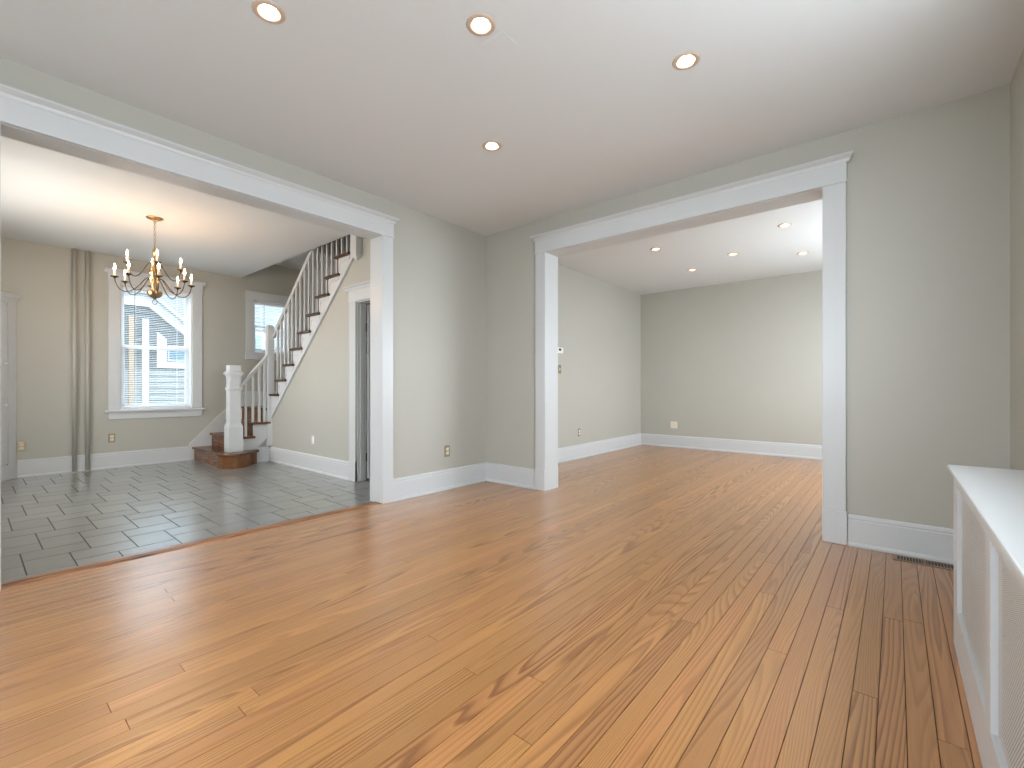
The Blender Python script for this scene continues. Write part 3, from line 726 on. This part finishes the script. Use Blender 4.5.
# ---------------------------------------------------------------- outlets, switch, thermostat
def outlet(axis, face, sgn, u, z, label, kind='duplex', plate='plate', face_m='ivory', hw=0.034, hh=0.056, name='wall_outlet', cat='outlet', grp='wall outlets'):
    loc = (face, u, z) if axis == 'x' else (u, face, z)
    t = thing(name, label, cat, loc, grp)
    def bx(bm, u0, u1, d0, d1, z0, z1, bev=0.0):
        lo, hi = sorted((face + sgn * d0, face + sgn * d1))
        if axis == 'x': box(bm, lo, hi, u + u0, u + u1, z + z0, z + z1, bev)
        else: box(bm, u + u0, u + u1, lo, hi, z + z0, z + z1, bev)
        return bm
    obj('cover_plate', bx(B(), -hw, hw, 0, 0.006, -hh, hh, 0.002), plate, t)
    if kind == 'duplex':
        for s_ in (-1, 1):
            r_ = obj('receptacle', bx(B(), -0.017, 0.017, 0.005, 0.009, s_ * 0.0195 - 0.014, s_ * 0.0195 + 0.014, 0.002), face_m, t)
            bm = B(); bx(bm, -0.008, -0.006, 0.0088, 0.0094, s_ * 0.0195 - 0.005, s_ * 0.0195 + 0.005); bx(bm, 0.006, 0.008, 0.0088, 0.0094, s_ * 0.0195 - 0.005, s_ * 0.0195 + 0.005)
            obj('slot', bm, 'slot', r_)
    elif kind == 'switch':
        obj('toggle', bx(B(), -0.005, 0.005, 0.005, 0.017, -0.004, 0.012, 0.001), face_m, t)
        obj('toggle_frame', bx(B(), -0.010, 0.010, 0.005, 0.0075, -0.018, 0.018, 0.001), face_m, t)
    elif kind == 'blank':
        obj('jack', bx(B(), -0.012, 0.012, 0.005, 0.012, -0.02, 0.02, 0.002), face_m, t)
    return t
outlet('x', GX, 1, -3.205, 0.345, 'brass-plated outlet low on the dining wall next to the white corner cabinet')
outlet('x', GX, 1, -2.44, 0.374, 'brass-plated outlet low on the dining wall below the tall window')
outlet('y', -0.93, -1, -1.964, 0.372, 'narrow white outlet on the grey wall under the stair slope', 'blank', 'whiteplastic', 'whiteplastic', hw=0.024, hh=0.048)
outlet('x', 0, 1, -0.555, 0.374, 'brass-plated outlet on the near wall between the two wide openings')
outlet('x', -0.05, 1, 1.99, 0.365, 'small outlet on the far room side wall, low beside the opening casing', 'duplex', 'plate', 'whiteplastic', hw=0.030)
outlet('y', YD, -1, 0.541, 0.371, 'double outlet low on the back wall of the far room', 'duplex', 'ivory', 'ivory', hw=0.055)
outlet('x', -0.05, 1, 1.49, 1.246, 'light switch on the far room side wall, just below the thermostat', 'switch', 'plate', 'ivory', name='light_switch', cat='switch', grp=None, hw=0.04)
t = thing('thermostat', 'white thermostat on the far room side wall beside the opening casing', 'thermostat', (-0.05, 1.49, 1.5))
obj('body', box(B(), -0.05, -0.024, 1.42, 1.55, 1.455, 1.535, 0.006), 'whiteplastic', t)
obj('display', box(B(), -0.0245, -0.023, 1.44, 1.50, 1.49, 1.52), 'slot', t)

# ---------------------------------------------------------------- floor register
t = thing('floor_register', 'bronze slotted floor register in the wooden floor beside the radiator cover', 'vent', (3.52, -0.085, 0))
VX0, VX1, VY0, VY1 = 3.385, 3.665, -0.150, -0.045
bm = B(); e_ = 0.014
box(bm, VX0, VX1, VY0, VY0 + e_, 0, 0.005, 0.0015); box(bm, VX0, VX1, VY1 - e_, VY1, 0, 0.005, 0.0015); box(bm, VX0, VX0 + e_ + 0.006, VY0 + e_, VY1 - e_, 0, 0.005, 0.0015); box(bm, VX1 - e_ - 0.006, VX1, VY0 + e_, VY1 - e_, 0, 0.005, 0.0015)
xm = (VX0 + VX1) / 2; box(bm, xm - 0.006, xm + 0.006, VY0 + e_, VY1 - e_, 0.0005, 0.0045)
obj('register_frame', bm, 'bronze', t)
bm = B(); n = 18
for i in range(1, n):
    x = VX0 + 0.02 + (VX1 - VX0 - 0.04) * i / n; box(bm, x - 0.0022, x + 0.0022, VY0 + e_, VY1 - e_, 0.001, 0.0045)
obj('grille', bm, 'bronze', t)
obj('duct_opening', box(B(), VX0 + 0.015, VX1 - 0.015, VY0 + 0.012, VY1 - 0.012, 0.0, 0.0012), 'slot', t)

# ---------------------------------------------------------------- radiator cover
CF = 3.572; CY1, CY0 = -1.112, -3.66
t = thing('radiator_cover', 'white radiator cover with perforated metal panels along the near wall', 'radiator cover', (3.72, -2.4, 0))
obj('top_board', box(B(), CF - 0.016, XR - 0.002, CY0 - 0.02, CY1 + 0.035, 0.672, 0.692, 0.005), 'cover', t)
obj('under_moulding', box(B(), CF - 0.008, XR - 0.002, CY0 - 0.01, CY1 + 0.018, 0.660, 0.672, 0.003), 'cover', t)
P1 = [(-1.945, -1.242), (-2.725, -2.022), (-3.50, -2.80)]
bm = B(); ft = 0.02
box(bm, CF, CF + ft, CY0, CY1, 0.63, 0.66); box(bm, CF, CF + ft, CY0, CY1, 0.0, 0.165)
ys = [CY1] + [v for a, b in P1 for v in (b, a)] + [CY0]
for i in range(0, len(ys), 2): box(bm, CF, CF + ft, ys[i + 1], ys[i], 0.165, 0.63)
obj('face_frame', bm, 'cover', t)
for yy in (CY1 - 0.018, CY0):
    obj('side_panel', box(B(), CF + ft, XR - 0.002, yy, yy + 0.018, 0, 0.66), 'cover', t)
for a, b in P1:
    bm = B()
    v = [bm.verts.new(p) for p in ((CF + 0.012, a - 0.002, 0.17), (CF + 0.012, b - 0.010, 0.172), (CF + 0.012, b - 0.010, 0.628), (CF + 0.012, a - 0.002, 0.628))]
    v2 = [bm.verts.new(q.co + Vector((0.0012, 0, 0))) for q in v]
    bm.faces.new(v); bm.faces.new(v2[::-1])
    for i in range(4): bm.faces.new((v[i], v2[i], v2[(i + 1) % 4], v[(i + 1) % 4]))
    o = obj('perforated_panel', bm, 'perf', t)
obj('shade_backing', box(B(), CF + 0.045, CF + 0.05, CY0 + 0.02, CY1 - 0.02, 0.02, 0.65), 'slot', t)  # black sheet added to stand in for the shade behind the holes
bm = B()
for i in range(22):
    y = -1.25 - i * 0.1
    box(bm, 3.68, 3.80, y - 0.035, y + 0.035, 0.08, 0.58, 0.015)
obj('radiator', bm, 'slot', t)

# ---------------------------------------------------------------- corner cabinet in the dining room
t = thing('corner_cabinet', 'white corner cabinet with crown top at the left edge behind the casing', 'cabinet', (GX, -3.85, 0))
a = Vector((GX + 0.005, -3.262, 0)); b = Vector((-3.48, -3.845, 0)); dn = (b - a).normalized(); nn = Vector((-dn.y, dn.x, 0))   # nn points into the room
if nn.x < 0: nn = -nn
LN = (b - a).length
def slab(u0, u1, d0, d1, z0, z1, bev=0.0):
    bm = B(); box(bm, u0, u1, d0, d1, z0, z1, bev)
    mt = Matrix(((dn.x, nn.x, 0, a.x), (dn.y, nn.y, 0, a.y), (0, 0, 1, 0), (0, 0, 0, 1)))
    bmesh.ops.transform(bm, matrix=mt, verts=bm.verts); bmesh.ops.recalc_face_normals(bm, faces=bm.faces[:]); return bm
bm = B(); prism(bm, [(a.x, a.y), (b.x, b.y), (GX + 0.005, -3.845)], 'z', 0.0, 1.93)
obj('carcass', bm, 'trim', t)
obj('pilaster', slab(0.0, 0.085, 0, 0.02, 0.0, 1.93, 0.003), 'trim', t)
obj('pilaster', slab(LN - 0.085, LN, 0, 0.02, 0.0, 1.93, 0.003), 'trim', t)
obj('plinth', slab(0.0, LN, 0.0, 0.03, 0.0, 0.16, 0.003), 'trim', t)
for z0, z1 in ((0.17, 0.86), (0.89, 1.88)):
    dd = obj('door', slab(0.09, LN - 0.09, 0.0, 0.018, z0, z1, 0.003), 'trim', t)
    obj('knob', slab(0.115, 0.14, 0.018, 0.045, (z1 - 0.06 if z0 < 0.5 else z0 + 0.36), (z1 - 0.035 if z0 < 0.5 else z0 + 0.385), 0.008), 'whiteplastic', dd)
bm = B()
mt = Matrix(((dn.x, nn.x, 0, a.x), (dn.y, nn.y, 0, a.y), (0, 0, 1, 0), (0, 0, 0, 1)))
for d0, z0, z1 in ((0.022, 1.93, 1.955), (0.030, 1.955, 1.975), (0.044, 1.975, 2.0), (0.052, 2.0, 2.02)):
    pc = [mt @ Vector((u, d_, 0)) for u, d_ in ((0.0, 0.0), (-d0 * 0.6, d0), (LN + d0 * 0.6, d0), (LN, 0.0))]
    prism(bm, [(q.x, q.y) for q in pc], 'z', z0, z1)
prism(bm, [(a.x, a.y), (b.x, b.y), (GX + 0.005, -3.845)], 'z', 1.93, 2.02)
obj('crown_moulding', bm, 'trim', t)

# ---------------------------------------------------------------- outside
bm = B(); box(bm, -40, 40, -40, 40, -1.0, -0.9); struct('ground', bm, 'bounce')
nh = thing('neighbouring_house', 'grey clapboard gabled house seen through the tall dining window', 'house', (-8.6, -2.0, -0.9))
HX = -8.0
sl = (2.60 - 2.117) / (-0.72 + 1.28)
f = lambda y: 2.60 + (-1.28 - y) * sl
bm = B(); prism(bm, [(-6.5, -0.9), (0.7, -0.9), (0.7, f(0.7)), (-1.28, 2.60), (-6.5, 2.60)], 'x', HX - 4, HX)
obj('wall', bm, 'siding', nh)
bm = B(); z = 1.36
while z < 2.55:
    yr = min(0.7, -1.28 + (2.60 - z) / sl)
    prism(bm, [(HX, z), (HX + 0.03, z), (HX + 0.004, z + 0.11), (HX, z + 0.11)], 'y', -6.5, yr - 0.05); z += 0.11
obj('clapboards', bm, 'siding', nh)
bm = B(); z = -0.8
while z < 1.3:
    prism(bm, [(HX, z), (HX + 0.035, z), (HX + 0.006, z + 0.12), (HX, z + 0.12)], 'y', -6.5, 0.7); z += 0.12
obj('lower_clapboards', bm, 'sidingpale', nh)
bm = B(); prism(bm, [(-1.28, 2.60), (0.8, f(0.8)), (0.8, f(0.8) + 0.24), (-1.28, 2.84)], 'x', HX, HX + 0.10); box(bm, HX, HX + 0.10, -6.6, -1.28, 2.60, 2.84)
obj('rake_board', bm, 'exttrim', nh)
bm = B(); prism(bm, [(-1.3, 2.84), (0.9, f(0.9) + 0.22), (0.9, f(0.9) + 0.30), (-1.3, 2.93)], 'x', HX - 4, HX + 0.2); box(bm, HX - 4, HX + 0.2, -6.6, -1.3, 2.84, 2.92)
obj('roof', bm, 'shingle', nh)
bm = B(); box(bm, HX, HX + 0.06, -1.37, -1.27, -0.9, 2.35); obj('corner_board', bm, 'exttrim', nh)
bm = B(); prism(bm, [(-1.14, 1.40), (-0.98, 1.40), (-0.98, 1.98), (-1.14, 2.12)], 'x', HX, HX + 0.06); box(bm, HX, HX + 0.06, -0.98, -0.3, 1.40, 1.52); obj('porch_trim', bm, 'exttrim', nh)
wn_ = obj('window', box(B(), HX, HX + 0.04, -0.96, -0.45, 1.54, 1.86), 'exttrim', nh); obj('pane', box(B(), HX + 0.035, HX + 0.05, -0.93, -0.5, 1.57, 1.83), 'extglass', wn_)
bm = B(); box(bm, HX + 0.02, HX + 0.05, -1.58, -1.50, 0.2, 2.4); obj('downspout', bm, 'bronze', nh)
ph = thing('neighbouring_house', 'pale house farther off, right of the grey gable in the tall window', 'house', (-14, 3.0, -0.9))
bm = B(); prism(bm, [(-1.5, -0.9), (7, -0.9), (7, 3.6), (3.0, 6.2), (-1.5, 3.6)], 'x', -17, -13.5); obj('wall', bm, 'sidingpale', ph)
bm = B(); z = -0.8
while z < 3.5:
    prism(bm, [(-13.5, z), (-13.47, z), (-13.495, z + 0.14), (-13.5, z + 0.14)], 'y', -1.5, 7); z += 0.14
obj('clapboards', bm, 'sidingpale', ph)
bm = B(); prism(bm, [(-1.9, 3.45), (3.0, 6.35), (7.4, 3.45), (7.4, 3.65), (3.0, 6.6), (-1.9, 3.65)], 'x', -17.2, -13.2); obj('roof', bm, 'shingle', ph)
for yy in (0.2, 2.2, 4.4):
    wq = obj('window', box(B(), -13.5, -13.42, yy, yy + 0.9, 1.4, 2.9), 'exttrim', ph); obj('pane', box(B(), -13.43, -13.41, yy + 0.1, yy + 0.8, 1.5, 2.8), 'extglass', wq)
